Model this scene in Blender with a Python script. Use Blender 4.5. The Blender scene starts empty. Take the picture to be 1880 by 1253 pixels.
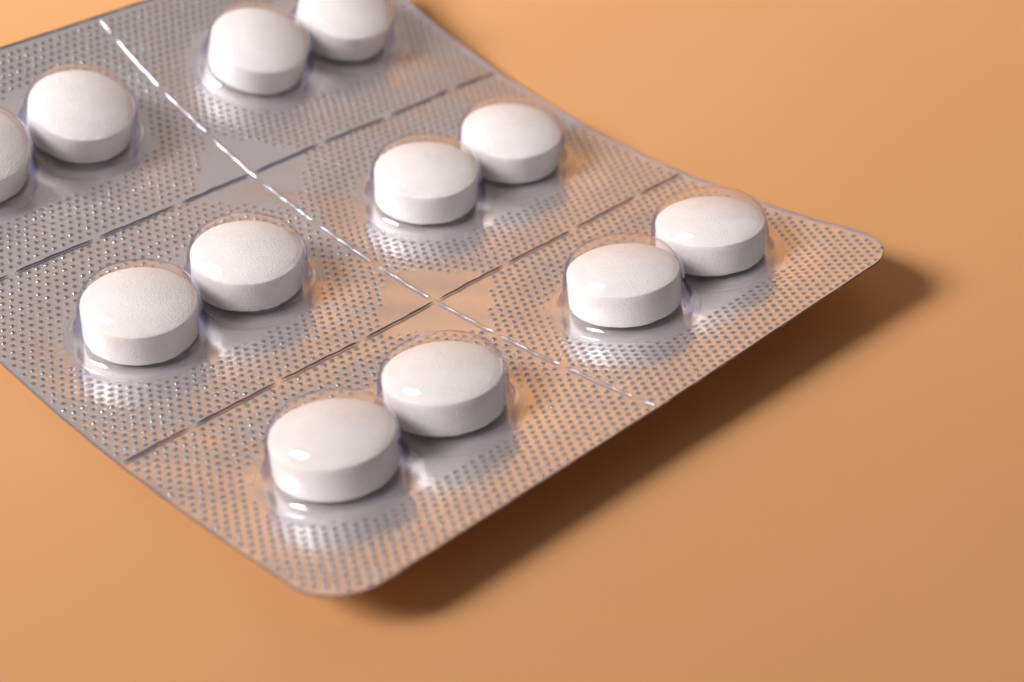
import bpy, math, random
import numpy as np
from mathutils import Matrix, Vector

random.seed(4)
rng = np.random.default_rng(4)
SC = bpy.context.scene
COL = SC.collection
MM = 0.001

# ------------------------------------------------------------------ pack geometry (millimetres)
W, L = 79.85, 96.06                      # width (u) and length (v); v = 0 is the near, lifted edge
CU = 40.4                                # long perforation
CV = (32.4, 64.7)                        # cross perforations
PU = (14.03, 27.89, 53.71, 67.43)        # tablet columns
PV = (16.96, 49.02, 81.07)               # tablet rows
CZ = (10.9994, -4.2234, -42.6967, 5.0642, 45.5603, -5.5331, -9.7442, -1.3927, 3.6273, 4.0962)
TILT_X, TILT_Y = math.radians(0.9), math.radians(1.4)

def zf(u, v):
    a = u / W - 0.5; b = 1 - v / L; c = CZ
    return (c[0] + c[1]*a + c[2]*b + c[3]*a*b + c[4]*b*b + c[5]*a*b*b + c[6]*b**3
            + c[7]*a*a + c[8]*a*a*b + c[9]*a*b**3)

def surf0(u, v):
    u = np.asarray(u, float); v = np.asarray(v, float)
    n = 24
    t = (np.arange(n) + 0.5) / n
    vv = L + (v[..., None] - L) * t
    e = 1e-3
    uu = u[..., None]
    s = (zf(uu, vv + e) - zf(uu, vv - e)) / (2*e)
    y = L + ((v - L)[..., None] / n * np.sqrt(np.maximum(1 - s*s, 0.05))).sum(-1)
    return np.stack([u, y, zf(u, v)], -1)

RX = np.array([[1, 0, 0], [0, math.cos(TILT_X), math.sin(TILT_X)], [0, -math.sin(TILT_X), math.cos(TILT_X)]])
RY = np.array([[math.cos(TILT_Y), 0, -math.sin(TILT_Y)], [0, 1, 0], [math.sin(TILT_Y), 0, math.cos(TILT_Y)]])
RT = RY @ RX
_g = np.meshgrid(np.linspace(0, W, 41), np.linspace(0, L, 49))
LIFT = 0.12 - (surf0(_g[0], _g[1]) @ RT.T)[..., 2].min()
OFF = np.array([-40.0, -40.0, LIFT])     # scene origin near the middle of the pack

def rig(P):                              # fit space (mm) -> scene (mm)
    return P @ RT.T + OFF

def frame(u, v):                         # point, tangent u, tangent v, normal
    u = np.asarray(u, float); v = np.asarray(v, float)
    e = 0.05
    du = surf0(u + e, v) - surf0(u - e, v); dv = surf0(u, v + e) - surf0(u, v - e)
    n = np.cross(du, dv)
    n /= np.linalg.norm(n, axis=-1, keepdims=True)
    t = du / np.linalg.norm(du, axis=-1, keepdims=True)
    b = np.cross(n, t)
    return rig(surf0(u, v)), t @ RT.T, b @ RT.T, n @ RT.T

def pt(u, v, h=0.0):                     # scene metres
    P, t, b, n = frame(u, v)
    return (P + n * np.asarray(h, float)[..., None]) * MM

# ------------------------------------------------------------------ camera
FPX, CPOS, PITCH, YAW = 3328.63, np.array([-63.365, -84.687, 115.670]), math.radians(37.486), math.radians(44.1285)
fwd = np.array([math.sin(YAW)*math.cos(PITCH), math.cos(YAW)*math.cos(PITCH), -math.sin(PITCH)])
rgt = np.array([math.cos(YAW), -math.sin(YAW), 0.0])
upv = np.cross(rgt, fwd)
cpos = rig(CPOS) * MM
cf, cr, cu = fwd @ RT.T, rgt @ RT.T, upv @ RT.T
cam_d = bpy.data.cameras.new('camera')
cam = bpy.data.objects.new('camera', cam_d); COL.objects.link(cam)
M = Matrix.Identity(4)
for i in range(3):
    M[i][0] = cr[i]; M[i][1] = cu[i]; M[i][2] = -cf[i]; M[i][3] = cpos[i]
cam.matrix_world = M
cam_d.sensor_width = 36.0
cam_d.lens = FPX / 1880 * 36.0
cam_d.clip_start = 0.005; cam_d.clip_end = 20
cam_d.dof.use_dof = True
cam_d.dof.focus_distance = 0.190
cam_d.dof.aperture_fstop = 20.0
SC.camera = cam

# ------------------------------------------------------------------ light
world = bpy.data.worlds.new('World'); SC.world = world; world.use_nodes = True
bg = world.node_tree.nodes['Background']
bg.inputs[0].default_value = (1.0, 0.86, 0.82, 1); bg.inputs[1].default_value = 0.15

RH = np.array([cr[0], cr[1], 0]); RH /= np.linalg.norm(RH)          # screen right on the table
FH = np.array([cf[0], cf[1], 0]); FH /= np.linalg.norm(FH)          # away from the camera on the table
def lamp(name, az, el, dist, sx, sy, power, color, aim=(0, 0, 0.003), spread=180):
    """az: 0 = from the camera side, -90 = from screen left, 180 = from behind the pack"""
    a, e = math.radians(az), math.radians(el)
    d = (math.sin(a) * RH - math.cos(a) * FH) * math.cos(e) + np.array([0, 0, math.sin(e)])
    ld = bpy.data.lights.new(name, 'AREA'); ld.shape = 'RECTANGLE'; ld.size = sx; ld.size_y = sy
    ld.energy = power; ld.color = color
    o = bpy.data.objects.new(name, ld); COL.objects.link(o)
    ld.spread = math.radians(spread)
    o.location = Vector((0, 0, 0.003)) + Vector(d) * dist
    o.rotation_euler = (o.location - Vector(aim)).to_track_quat('Z', 'Y').to_euler()
    return o
lamp('key_softbox', -75, 37, 0.95, 0.47, 0.34, 1.78, (1.0, 0.96, 0.955), tuple(FH*0.19 - RH*0.10), 44)
lamp('overhead_fill', 175, 60, 1.00, 1.3, 1.3, 1.1, (1.0, 0.86, 0.83))  # added fill panel, gives the foil its grey reflection from above

lamp('backdrop_fill', -125, 50, 0.70, 0.20, 0.20, 0.38, (1.0, 0.96, 0.95), tuple(FH*0.46 + np.array([0, 0, 0.22])), 70)  # added unseen light, brightens the paper that the foil mirrors

SC.view_settings.view_transform = 'Standard'; SC.view_settings.look = 'None'
SC.view_settings.exposure = 0.0; SC.view_settings.gamma = 1.0
SC.view_settings.use_curve_mapping = False
SC.render.engine = 'CYCLES'
SC.cycles.max_bounces = 6; SC.cycles.transparent_max_bounces = 14
SC.cycles.glossy_bounces = 3; SC.cycles.diffuse_bounces = 2
SC.cycles.sample_clamp_indirect = 6.0
SC.cycles.caustics_reflective = True

# ------------------------------------------------------------------ materials
def mat(name):
    m = bpy.data.materials.new(name); m.use_nodes = True
    nt = m.node_tree; nt.nodes.clear()
    out = nt.nodes.new('ShaderNodeOutputMaterial')
    return m, nt, out
def N(nt, kind, **kw):
    n = nt.nodes.new(kind)
    for k, v in kw.items():
        if k in n.inputs: n.inputs[k].default_value = v
        else: setattr(n, k, v)
    return n
def noise(nt, coord, scale, detail=3, rough=0.55, **kw):
    n = N(nt, 'ShaderNodeTexNoise', **kw)
    n.inputs['Scale'].default_value = scale; n.inputs['Detail'].default_value = detail
    n.inputs['Roughness'].default_value = rough
    nt.links.new(coord, n.inputs['Vector'])
    return n
def ramp(nt, fac, stops):
    r = nt.nodes.new('ShaderNodeValToRGB')
    els = r.color_ramp.elements
    els[0].position, els[0].color = stops[0][0], stops[0][1]
    els[1].position, els[1].color = stops[-1][0], stops[-1][1]
    for p, c in stops[1:-1]:
        e = els.new(p); e.color = c
    nt.links.new(fac, r.inputs['Fac'])
    return r
def bump(nt, height, dist, strength=1.0, normal=None):
    b = nt.nodes.new('ShaderNodeBump')
    b.inputs['Distance'].default_value = dist; b.inputs['Strength'].default_value = strength
    nt.links.new(height, b.inputs['Height'])
    if normal: nt.links.new(normal, b.inputs['Normal'])
    return b

def paper_material():
    m, nt, out = mat('orange_paper')
    tc = N(nt, 'ShaderNodeTexCoord').outputs['Object']
    p = N(nt, 'ShaderNodeBsdfPrincipled')
    n1 = noise(nt, tc, 28, 4)
    n2 = noise(nt, tc, 900, 3)
    mix = N(nt, 'ShaderNodeMix', data_type='RGBA')
    nt.links.new(n1.outputs['Fac'], mix.inputs['Factor'])
    mix.inputs[6].default_value = (0.657, 0.338, 0.142, 1); mix.inputs[7].default_value = (0.680, 0.357, 0.154, 1)
    nt.links.new(mix.outputs[2], p.inputs['Base Color'])
    p.inputs['Roughness'].default_value = 0.6
    p.inputs['Specular IOR Level'].default_value = 0.3
    b = bump(nt, n2.outputs['Fac'], 0.00003, 0.5)
    nt.links.new(b.outputs[0], p.inputs['Normal'])
    nt.links.new(p.outputs[0], out.inputs[0])
    return m

def foil_material(name, rough, relief=True, tone=1.0, haze=0.23):
    m, nt, out = mat(name)
    tc = N(nt, 'ShaderNodeTexCoord').outputs['Object']
    p = N(nt, 'ShaderNodeBsdfPrincipled')
    p.inputs['Metallic'].default_value = 1.0
    n0 = noise(nt, tc, 120, 3)
    mp = N(nt, 'ShaderNodeMapping'); mp.inputs['Rotation'].default_value = (0, 0, 0.5)
    mp.inputs['Scale'].default_value = (1.0, 0.08, 1.0)
    nt.links.new(tc, mp.inputs['Vector'])
    streak = noise(nt, mp.outputs[0], 5000, 4)
    mix = N(nt, 'ShaderNodeMix', data_type='RGBA')
    nt.links.new(n0.outputs['Fac'], mix.inputs['Factor'])
    mix.inputs[6].default_value = (0.80*tone, 0.785*tone, 0.79*tone, 1); mix.inputs[7].default_value = (0.87*tone, 0.855*tone, 0.86*tone, 1)
    nt.links.new(mix.outputs[2], p.inputs['Base Color'])
    r = N(nt, 'ShaderNodeMapRange')
    r.inputs['From Min'].default_value = 0.3; r.inputs['From Max'].default_value = 0.7
    r.inputs['To Min'].default_value = rough - 0.04; r.inputs['To Max'].default_value = rough + 0.05
    nt.links.new(streak.outputs['Fac'], r.inputs['Value'])
    nt.links.new(r.outputs[0], p.inputs['Roughness'])
    if relief:
        wr = noise(nt, tc, 170, 3)
        b1 = bump(nt, wr.outputs['Fac'], 0.00010, 1.0)
        b2 = bump(nt, streak.outputs['Fac'], 0.000001, 1.0, b1.outputs[0])
        nt.links.new(b2.outputs[0], p.inputs['Normal'])
    df = N(nt, 'ShaderNodeBsdfDiffuse'); df.inputs['Color'].default_value = (0.76*tone, 0.70*tone, 0.70*tone, 1)   # matt haze of the rolled foil
    mx = N(nt, 'ShaderNodeMixShader'); mx.inputs[0].default_value = haze
    nt.links.new(p.outputs[0], mx.inputs[1]); nt.links.new(df.outputs[0], mx.inputs[2])
    nt.links.new(mx.outputs[0], out.inputs[0])
    return m

def clear_material(name, edge, mid, start, rough, wob, f0):
    """thin clear plastic: passes light straight through, mirrors by Fresnel, a painted tint at glancing angles stands in for refracted light"""
    m, nt, out = mat(name)
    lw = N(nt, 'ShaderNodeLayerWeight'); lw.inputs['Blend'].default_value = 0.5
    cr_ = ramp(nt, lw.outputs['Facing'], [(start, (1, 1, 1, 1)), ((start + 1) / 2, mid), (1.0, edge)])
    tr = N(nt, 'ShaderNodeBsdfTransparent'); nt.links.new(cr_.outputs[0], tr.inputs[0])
    gl = N(nt, 'ShaderNodeBsdfGlossy'); gl.inputs['Roughness'].default_value = rough
    gl.inputs['Color'].default_value = (1, 1, 1, 1)
    if wob:
        tc = N(nt, 'ShaderNodeTexCoord').outputs['Object']
        b = bump(nt, noise(nt, tc, 260, 1).outputs['Fac'], wob, 1.0)
        nt.links.new(b.outputs[0], gl.inputs['Normal'])
    pw = N(nt, 'ShaderNodeMath', operation='POWER'); pw.inputs[1].default_value = 4.0     # Schlick, the same from both sides of a thin sheet
    nt.links.new(lw.outputs['Facing'], pw.inputs[0])
    fr = N(nt, 'ShaderNodeMath', operation='MULTIPLY_ADD'); fr.inputs[1].default_value = 0.90; fr.inputs[2].default_value = f0
    nt.links.new(pw.outputs[0], fr.inputs[0])
    mx = N(nt, 'ShaderNodeMixShader')
    nt.links.new(fr.outputs[0], mx.inputs[0]); nt.links.new(tr.outputs[0], mx.inputs[1]); nt.links.new(gl.outputs[0], mx.inputs[2])
    nt.links.new(mx.outputs[0], out.inputs[0])
    return m

def tablet_material():
    m, nt, out = mat('pressed_white_powder')
    tc = N(nt, 'ShaderNodeTexCoord').outputs['Object']
    p = N(nt, 'ShaderNodeBsdfPrincipled')
    n1 = noise(nt, tc, 350, 4)
    n2 = noise(nt, tc, 4600, 3, 0.6)
    n3 = noise(nt, tc, 9000, 2)
    r = ramp(nt, n1.outputs['Fac'], [(0.3, (0.80, 0.755, 0.745, 1)), (0.7, (0.86, 0.825, 0.82, 1))])
    nt.links.new(r.outputs[0], p.inputs['Base Color'])
    p.inputs['Roughness'].default_value = 0.75
    p.inputs['Specular IOR Level'].default_value = 0.1
    p.inputs['Subsurface Weight'].default_value = 0.0
    b1 = bump(nt, n2.outputs['Fac'], 0.00008, 1.0)
    b2 = bump(nt, n3.outputs['Fac'], 0.00003, 1.0, b1.outputs[0])
    nt.links.new(b2.outputs[0], p.inputs['Normal'])
    nt.links.new(p.outputs[0], out.inputs[0])
    return m

def slit_material(name, color):
    m, nt, out = mat(name)
    tc = N(nt, 'ShaderNodeTexCoord').outputs['Object']
    p = N(nt, 'ShaderNodeBsdfPrincipled')
    p.inputs['Base Color'].default_value = color
    p.inputs['Metallic'].default_value = 0.8; p.inputs['Roughness'].default_value = 0.28
    n1 = noise(nt, tc, 1800, 3)
    b1 = bump(nt, n1.outputs['Fac'], 0.00005, 1.0)
    nt.links.new(b1.outputs[0], p.inputs['Normal'])
    nt.links.new(p.outputs[0], out.inputs[0])
    return m

def edge_material():
    m, nt, out = mat('cut_plastic_edge')
    p = N(nt, 'ShaderNodeBsdfPrincipled')
    p.inputs['Base Color'].default_value = (0.16, 0.14, 0.19, 1)
    p.inputs['Roughness'].default_value = 0.45
    nt.links.new(p.outputs[0], out.inputs[0])
    return m

M_PAPER = paper_material()
M_FOIL = foil_material('aluminium_foil', 0.165)
M_DIMPLE = foil_material('foil_dark_reflection', 0.23, False, 0.52, 0.16)  # dark reflections on the embossed dots are put into this darker tone
M_FILM = clear_material('clear_film', (0.72, 0.70, 0.80, 1), (0.92, 0.91, 0.94, 1), 0.55, 0.07, 0.0, 0.05)
M_DOME = clear_material('clear_blister', (0.60, 0.57, 0.71, 1), (0.92, 0.905, 0.94, 1), 0.55, 0.12, 0.00004, 0.075)
M_WALL = clear_material('blister_wall', (0.10, 0.11, 0.45, 1), (0.50, 0.51, 0.87, 1), 0.54, 0.09, 0.00004, 0.08)  # blue rim tint paints in the light refracted by the pocket walls
M_TAB = tablet_material()
M_SLIT = slit_material('pressed_seam', (0.50, 0.48, 0.54, 1))
M_SLIT_SHADED = slit_material('pressed_seam_shaded', (0.17, 0.155, 0.24, 1))  # same crease as the long seam, its unlit look put into the colour
M_EDGE = edge_material()

# ------------------------------------------------------------------ mesh helpers
def mesh_obj(name, verts, faces, mats, parent=None, smooth=True, fmat=None):
    me = bpy.data.meshes.new(name)
    me.from_pydata([tuple(map(float, v)) for v in verts], [], [tuple(map(int, f)) for f in faces])
    for m in mats: me.materials.append(m)
    if smooth: me.polygons.foreach_set('use_smooth', [True] * len(me.polygons))
    if fmat is not None: me.polygons.foreach_set('material_index', list(map(int, fmat)))
    me.update()
    o = bpy.data.objects.new(name, me); COL.objects.link(o)
    if parent: o.parent = parent
    return o

# ------------------------------------------------------------------ the surface: a sheet of orange paper that sweeps up behind
def build_paper():
    prof = []                            # (distance away from camera, height)
    for d in np.linspace(-0.7, 0.16, 24): prof.append((d, 0.0))
    r = 0.20
    for a in np.linspace(0, math.radians(55), 16)[1:]:
        prof.append((0.16 + r*math.sin(a), r - r*math.cos(a)))
    d0, z0 = prof[-1]
    for k in np.linspace(0, 0.46, 6)[1:]:
        prof.append((d0 + k*math.cos(math.radians(55)), z0 + k*math.sin(math.radians(55))))
    xs = np.linspace(-0.9, 0.9, 25)
    V = []
    for d, z in prof:
        for x in xs:
            q = FH*d + RH*x
            V.append((q[0], q[1], z))
    n = len(xs)
    F = [(i*n+j, i*n+j+1, (i+1)*n+j+1, (i+1)*n+j) for i in range(len(prof)-1) for j in range(n-1)]
    o = mesh_obj('table_surface', V, F, [M_PAPER])
    o['kind'] = 'structure'
    o['label'] = 'smooth orange paper surface under the blister pack'
    return o
build_paper()

# ------------------------------------------------------------------ the blister pack
pack = bpy.data.objects.new('blister_pack', None); COL.objects.link(pack)
pack.empty_display_size = 0.01
pack['label'] = 'silver foil blister pack with clear pockets, curled up from the orange surface'
pack['category'] = 'blister pack'

RC = 5.6                                 # corner radius
def span(v):                             # left and right end of the sheet at v
    d = min(v, L - v)
    ins = 0.0 if d >= RC else RC - math.sqrt(max(RC*RC - (RC - d)**2, 0.0))
    return ins, W - ins
def sheet_grid(nu, vs):
    U, Vv = [], []
    for v in vs:
        a, b = span(v)
        U.append(np.linspace(a, b, nu)); Vv.append(np.full(nu, v))
    return np.array(U), np.array(Vv)
vs_mid = np.linspace(RC, L - RC, 110)
vs_end = RC * (1 - np.cos(np.linspace(0.03, math.pi/2, 14)))
VS = np.concatenate([[0.0], vs_end[:-1], vs_mid, (L - vs_end[:-1])[::-1], [L]])
NU = 110
GU, GV = sheet_grid(NU, VS)
NV = len(VS)
def ring_ids():
    r = [j for j in range(NU)] + [i*NU + NU-1 for i in range(1, NV)] + [(NV-1)*NU + j for j in range(NU-2, -1, -1)] + [i*NU for i in range(NV-2, 0, -1)]
    return r
QF = [(i*NU+j, i*NU+j+1, (i+1)*NU+j+1, (i+1)*NU+j) for i in range(NV-1) for j in range(NU-1)]
RING = ring_ids()

def wave(u, v):                          # hand-bent unevenness of the cut edge and the sheet
    cu = np.where(u < CU, u/CU, (u - CU)/(W - CU)); cv = np.mod(v, 32.3)/32.3
    pillow = 0.10*np.sin(math.pi*np.clip(cu, 0, 1)) + 0.12*np.sin(math.pi*np.clip(cv, 0, 1))      # each cell bellies a little between the perforations
    dip = 0.0                            # the sheet is drawn down a little towards every pair of pockets
    for a, b in ((PU[0], PU[1]), (PU[2], PU[3])):
        for pv in PV:
            r = np.hypot(np.maximum(np.maximum(a - u, u - b), 0), v - pv)
            t = np.clip((r - 7.0)/6.5, 0, 1)
            dip = dip - 0.50*(1 - t*t*(3 - 2*t))
    return pillow + dip + 0.26 + 0.04*np.sin(u*0.31 + 1.1)*np.sin(v*0.27) + 0.02*np.sin(u*0.9 + v*0.7)
FILM_H, DEPTH = 0.20, -0.120
def foil_h(u, v):
    return wave(np.asarray(u, float), np.asarray(v, float))

# the foil: a hexagonal lattice of tiny pressed pimples, left out round the pockets and at the perforation crossings
STAD = 8.35
def relief(u, v):                        # 0 in the smooth zones, 1 where the dimples are full
    d = 9.0
    for a, b in ((PU[0], PU[1]), (PU[2], PU[3])):
        for pv in PV:
            d = min(d, math.hypot(max(a - u, 0, u - b), v - pv) - STAD)
    for cv in CV:
        du, dv = u - CU, v - cv
        d = min(d, max(abs(du - dv) / math.sqrt(2) - 5.7, abs(du + dv) / math.sqrt(2) - 5.9))
    d += 0.22*math.sin(u*1.3 + v*0.8) + random.gauss(0, 0.10)
    return min(max(d/1.1 + 0.25, 0.0), 1.0)
def clamp(u, v):                         # onto the rounded outline
    cu_ = min(max(u, RC), W - RC); cv_ = min(max(v, RC), L - RC)
    d = math.hypot(u - cu_, v - cv_)
    if d <= RC: return u, v, 0
    if cu_ != u and cv_ != v: return cu_ + (u - cu_)*RC/d, cv_ + (v - cv_)*RC/d, 1
    return min(max(u, 0), W), min(max(v, 0), L), 1
DX, DV = 1.09, 0.905
UVH, CELLF, KEY, CELLM = [], [], {}, []
def corner(a, b):                        # shared lattice vertex, a in DX/4 and b in DV/6
    k = KEY.get((a, b))
    if k is None:
        u, v, _ = clamp(0.3 + a*DX/4, 0.75 + b*DV/6)
        k = KEY[(a, b)] = len(UVH); UVH.append((u, v, 0.0))
    return k
HEX = [(2, -2), (2, 0), (2, 2), (1, 3), (0, 4), (-1, 3), (-2, 2), (-2, 0), (-2, -2), (-1, -3), (0, -4), (1, -3)]
for j in range(-1, int(L/DV) + 2):
    for i in range(-1, int(W/DX) + 2):
        a0, b0 = 4*i + (2 if j % 2 else 0), 6*j
        u, v = 0.3 + a0*DX/4, 0.75 + b0*DV/6
        if u < -0.7 or u > W + 0.7 or v < -0.7 or v > L + 0.7: continue
        pts = [clamp(0.3 + (a0+p)*DX/4, 0.75 + (b0+q)*DV/6)[2] for p, q in HEX]
        if sum(pts) == 12 and clamp(u, v)[2]: continue
        out = [corner(a0+p, b0+q) for p, q in HEX]
        rel = relief(u, v)
        skip = sum(pts) > 0 or rel < 0.12 or abs(u - CU) < 0.4 or any(abs(v - c) < 0.4 for c in CV)
        if skip:
            uc, vc, _ = clamp(u, v)
            c = len(UVH); UVH.append((uc, vc, 0.0))
            CELLF += [(out[k], out[(k+1) % 12], c) for k in range(12)]; CELLM += [0]*12
            continue
        uc, vc = u + random.gauss(0, 0.02), v + random.gauss(0, 0.02)
        dp = DEPTH * random.uniform(0.70, 1.2) * rel; rs = 0.60 + 0.40*rel
        prev = out
        for r, h in ((0.258, 0.0), (0.217, -0.30), (0.148, -0.80)):
            cur = []
            for p, q in HEX:
                an = math.atan2(q*DV/6, p*DX/4)
                cur.append(len(UVH)); UVH.append((uc + r*rs*math.cos(an), vc + r*rs*math.sin(an), h*dp))
            CELLF += [(prev[k], prev[(k+1) % 12], cur[(k+1) % 12], cur[k]) for k in range(12)]; CELLM += [0 if prev is out or rel < 0.4 else 1]*12
            prev = cur
        c = len(UVH); UVH.append((uc, vc, -dp))
        CELLF += [(prev[k], prev[(k+1) % 12], c) for k in range(12)]; CELLM += [0 if rel < 0.4 else 1]*12
A = np.array(UVH)
top = pt(A[:, 0], A[:, 1], foil_h(A[:, 0], A[:, 1]) + A[:, 2])
bot = pt(GU.ravel(), GV.ravel(), foil_h(GU, GV).ravel() - 0.05)
nvt, nft = len(bot), len(top)
F = CELLF + [tuple(reversed([k + nft for k in f])) for f in QF]
foil = mesh_obj('foil', np.concatenate([top, bot]), F, [M_FOIL, M_DIMPLE], pack, fmat=CELLM + [0]*len(QF))

ftop = pt(GU.ravel(), GV.ravel(), foil_h(GU, GV).ravel() + FILM_H)
jit = 0.05*np.sin(np.arange(len(RING))*0.9) + rng.normal(0, 0.03, len(RING))
rim_lo = pt(GU.ravel()[RING], GV.ravel()[RING], foil_h(GU, GV).ravel()[RING] - 0.02 + jit)
rim_hi = pt(GU.ravel()[RING], GV.ravel()[RING], foil_h(GU, GV).ravel()[RING] + FILM_H)
V = np.concatenate([ftop, rim_hi, rim_lo])
F = list(QF); fm = [0]*len(QF)
nr = len(RING)
for k in range(nr):
    k2 = (k+1) % nr
    F.append((nvt + k2, nvt + k, nvt + nr + k, nvt + nr + k2)); fm.append(1)
film = mesh_obj('clear_film', V, F, [M_FILM, M_EDGE], pack, fmat=fm)

# perforation: every dash a piece of its own
def dash(m, p0, p1):
    n = max(4, int(np.hypot(p1[0]-p0[0], p1[1]-p0[1]) / 0.35))
    t = np.linspace(0, 1, n)
    du, dv = p1[0]-p0[0], p1[1]-p0[1]; ln = math.hypot(du, dv); du /= ln; dv /= ln
    ph = random.uniform(0, 6)
    u = p0[0] + (p1[0]-p0[0])*t; v = p0[1] + (p1[1]-p0[1])*t
    wob = 0.035*np.sin(t*n*0.8 + ph) + rng.normal(0, 0.012, n)
    cs = ((-0.12, 0.0), (-0.07, 0.09), (0.0, 0.13), (0.07, 0.09), (0.12, 0.0))
    taper = np.clip(np.minimum(t, 1-t)*n/2.0, 0.25, 1)
    hs = 1 + 0.18*np.sin(t*n*0.5 + ph*2) + rng.normal(0, 0.06, n)
    V = []
    for o, h in cs:
        V.append(pt(u - dv*(o*taper + wob), v + du*(o*taper + wob), foil_h(u, v) + FILM_H - 0.03 + h*hs*taper))
    V = np.stack(V, 1).reshape(-1, 3)
    k = len(cs)
    F = [(i*k+c, i*k+c+1, (i+1)*k+c+1, (i+1)*k+c) for i in range(n-1) for c in range(k-1)]
    F += [tuple(range(k-1, -1, -1)), tuple((n-1)*k + c for c in range(k))]
    o = mesh_obj('perforation_dash', V, F, [m], film)
    return o
gv = [-0.4, 3.05, 13.05, 22.9, 33.0, 42.7, 53.0, 63.1, 72.8, 82.4, 92.25, L + 0.3]
for a, b in zip(gv[:-1], gv[1:]):
    dash(M_SLIT, (CU, max(a + 0.33, 0.35)), (CU, min(b - 0.33, L - 0.35)))
gu = [-0.4, 8.45, 19.05, 29.95, 40.5, 50.85, 61.25, 72.1, W + 0.4]
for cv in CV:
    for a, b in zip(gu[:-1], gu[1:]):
        dash(M_SLIT_SHADED, (max(a + 0.36, 0.3), cv + 0.12*math.sin(a)), (min(b - 0.36, W - 0.3), cv + 0.12*math.sin(b)))

# clear pockets
PROF = [(0.0, 6.60), (0.16, 6.60), (0.27, 6.63), (0.36, 6.70), (0.46, 6.71), (0.60, 6.69), (1.2, 6.68), (2.4, 6.62), (3.4, 6.50), (4.2, 6.35), (4.85, 6.15),
        (5.35, 5.89), (5.74, 5.56), (6.02, 5.18), (6.22, 4.74), (6.35, 4.25), (6.44, 3.6), (6.51, 2.9), (6.57, 2.2), (6.64, 1.7), (6.76, 1.25),
        (6.93, 0.92), (7.15, 0.68), (7.42, 0.52), (7.68, 0.44), (7.85, 0.40), (7.95, 0.33), (8.0, 0.21)]
NA = 96
def blister(i, j):
    u0, v0 = PU[i], PV[j]
    s = 1 if i % 2 == 0 else -1          # the neighbour lies towards +u for the left one of a pair
    mid = (PU[i + s] - u0) * s / 2 - 0.03
    P, T, B, Nn = frame(np.array(u0), np.array(v0))
    A = np.arange(NA) * 2*math.pi / NA
    V = []
    hb = float(foil_h(u0, v0))
    wob = 1 + 0.006*np.sin(2*A + i*1.7 + j) + 0.004*np.sin(3*A + j*2.1)
    for q, (r, h) in enumerate(PROF):
        if q == 0:
            V.append((P + Nn*(h + hb))[None] * MM); continue
        rr = r * wob
        c = np.cos(A)*s
        lim = np.where(c > 0.01, mid/np.maximum(c, 0.01), 99)
        rr = np.minimum(rr, lim)
        uu, vv = u0 + rr*np.cos(A), v0 + rr*np.sin(A)
        k = np.clip((r - 5.5)/2.5, 0, 1) # the foot follows the bent sheet, the cap stays flat
        rigid = P + rr[:, None]*(np.cos(A)[:, None]*T + np.sin(A)[:, None]*B) + Nn*(h + hb)
        bent = pt(uu, vv, foil_h(uu, vv) + h) / MM
        V.append((rigid*(1-k) + bent*k) * MM)
    V = np.concatenate(V)
    F = [(0, 1 + a, 1 + (a+1) % NA) for a in range(NA)]
    for q in range(len(PROF)-2):
        b0, b1 = 1 + q*NA, 1 + (q+1)*NA
        F += [(b0 + a, b1 + a, b1 + (a+1) % NA, b0 + (a+1) % NA) for a in range(NA)]
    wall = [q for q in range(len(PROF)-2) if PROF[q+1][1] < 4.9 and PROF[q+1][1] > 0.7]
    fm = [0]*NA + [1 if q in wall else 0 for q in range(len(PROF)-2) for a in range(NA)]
    return mesh_obj('blister', V, F, [M_DOME, M_WALL], pack, fmat=fm)

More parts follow.
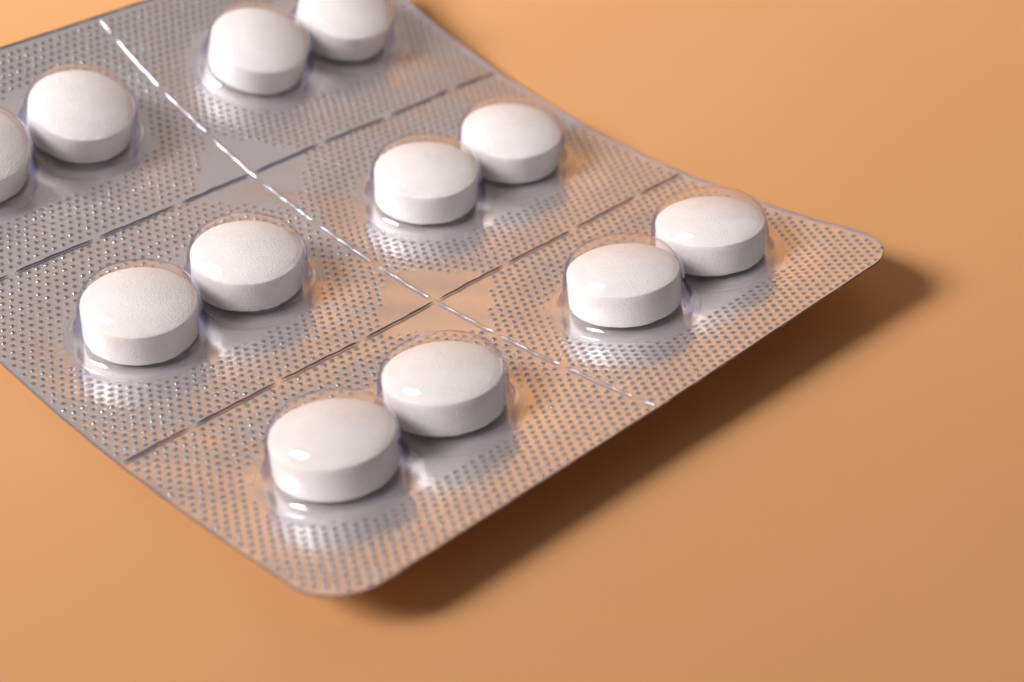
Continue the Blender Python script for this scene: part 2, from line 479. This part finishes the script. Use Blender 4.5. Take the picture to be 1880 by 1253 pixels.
# ------------------------------------------------------------------ tablets
def tablet(i, j, label):
    R, H0, BD, DM, DB = 6.0, 0.70, 3.67, 1.30, 0.60
    prof = [(0.0, H0 - DB)]
    for r in (1.5, 3.0, 4.3, 5.2, 5.7): prof.append((r, H0 - DB*(1 - (r/R)**2)))
    prof += [(5.90, H0 - 0.01), (5.97, H0 + 0.06), (6.0, H0 + 0.18)]
    for k in range(1, 8): prof.append((6.0, H0 + 0.18 + (BD - 0.36)*k/7))
    prof += [(5.97, H0 + BD - 0.06), (5.90, H0 + BD + 0.01), (5.82, H0 + BD + 0.035)]
    for r in (5.6, 5.2, 4.7, 4.1, 3.5, 2.8, 2.1, 1.4, 0.7): prof.append((r, H0 + BD + 0.03 + DM*(1 - (r/R)**2)))
    prof.append((0.0, H0 + BD + 0.03 + DM))
    na = 112
    A = np.arange(na)*2*math.pi/na
    ph = rng.uniform(0, 6.3, 6)
    edge = 0.018*np.sin(7*A + ph[0]) + 0.014*np.sin(13*A + ph[1]) + 0.010*np.sin(23*A + ph[2])
    chip = np.zeros(na)
    for _ in range(9):
        c = rng.uniform(0, 2*math.pi); w = rng.uniform(0.02, 0.06)
        d = np.angle(np.exp(1j*(A - c)))
        chip += rng.uniform(0.03, 0.09)*np.exp(-(d/w)**2)
    V = [(0, 0, prof[0][1])]
    for r, h in prof[1:-1]:
        near = math.exp(-((r - 5.93)/0.12)**2) * (1 if abs(h - H0) < 0.3 or abs(h - H0 - BD) < 0.3 else 0)
        lowside = h < H0 + 1
        rr = r - near*(0.6*chip + 0.5*np.abs(edge)) * (1.0 if lowside else 0.6)
        zz = h + near*edge*(1.2 if lowside else 0.7) + (near*chip*0.6 if lowside else -near*chip*0.3)
        V += [(rr[k]*math.cos(A[k]), rr[k]*math.sin(A[k]), zz[k]) for k in range(na)]
    V.append((0, 0, prof[-1][1]))
    V = np.array(V)*MM
    m = len(prof) - 2
    F = [(0, 1 + (a+1) % na, 1 + a) for a in range(na)]
    for q in range(m-1):
        b0, b1 = 1 + q*na, 1 + (q+1)*na
        F += [(b0 + a, b0 + (a+1) % na, b1 + (a+1) % na, b1 + a) for a in range(na)]
    b0 = 1 + (m-1)*na; e = len(V)-1
    F += [(b0 + a, b0 + (a+1) % na, e) for a in range(na)]
    o = mesh_obj('tablet', V, F, [M_TAB])
    P, T, B, Nn = frame(np.array(PU[i]), np.array(PV[j]))
    X = Matrix.Identity(4)
    P = (P + Nn*float(foil_h(PU[i], PV[j])) + T*rng.uniform(-0.08, 0.08) + B*rng.uniform(-0.08, 0.08)) * MM
    for k in range(3):
        X[k][0] = T[k]; X[k][1] = B[k]; X[k][2] = Nn[k]; X[k][3] = P[k]
    tilt = Matrix.Rotation(math.radians(rng.uniform(-1.4, 1.4)), 4, 'X') @ Matrix.Rotation(math.radians(rng.uniform(-1.4, 1.4)), 4, 'Y')
    o.matrix_world = X @ tilt @ Matrix.Rotation(rng.uniform(0, 6.3), 4, 'Z')
    o['label'] = label; o['category'] = 'tablet'; o['group'] = 'white tablets in the blister pockets'
    return o

NAMES = {
    (0, 0): 'round white tablet nearest the camera, left of the bottom left pair',
    (1, 0): 'round white tablet behind the nearest one, right of the bottom left pair',
    (2, 0): 'round white tablet left of the pair nearest the lifted right corner',
    (3, 0): 'round white tablet closest to the lifted right corner of the pack',
    (0, 1): 'round white tablet by the left edge, left of the middle pair there',
    (1, 1): 'round white tablet beside the long perforation, right of the middle left pair',
    (2, 1): 'round white tablet beside the long perforation, left of the middle right pair',
    (3, 1): 'round white tablet by the right edge, right of the middle right pair',
    (0, 2): 'round white tablet cut off by the left border of the picture',
    (1, 2): 'round white tablet at upper left, right of the pair cut by the left border',
    (2, 2): 'round white tablet at the top, left of the farthest pair',
    (3, 2): 'round white tablet cut off by the top border of the picture',
}
for (i, j), lab in NAMES.items():
    blister(i, j)
    tablet(i, j, lab)
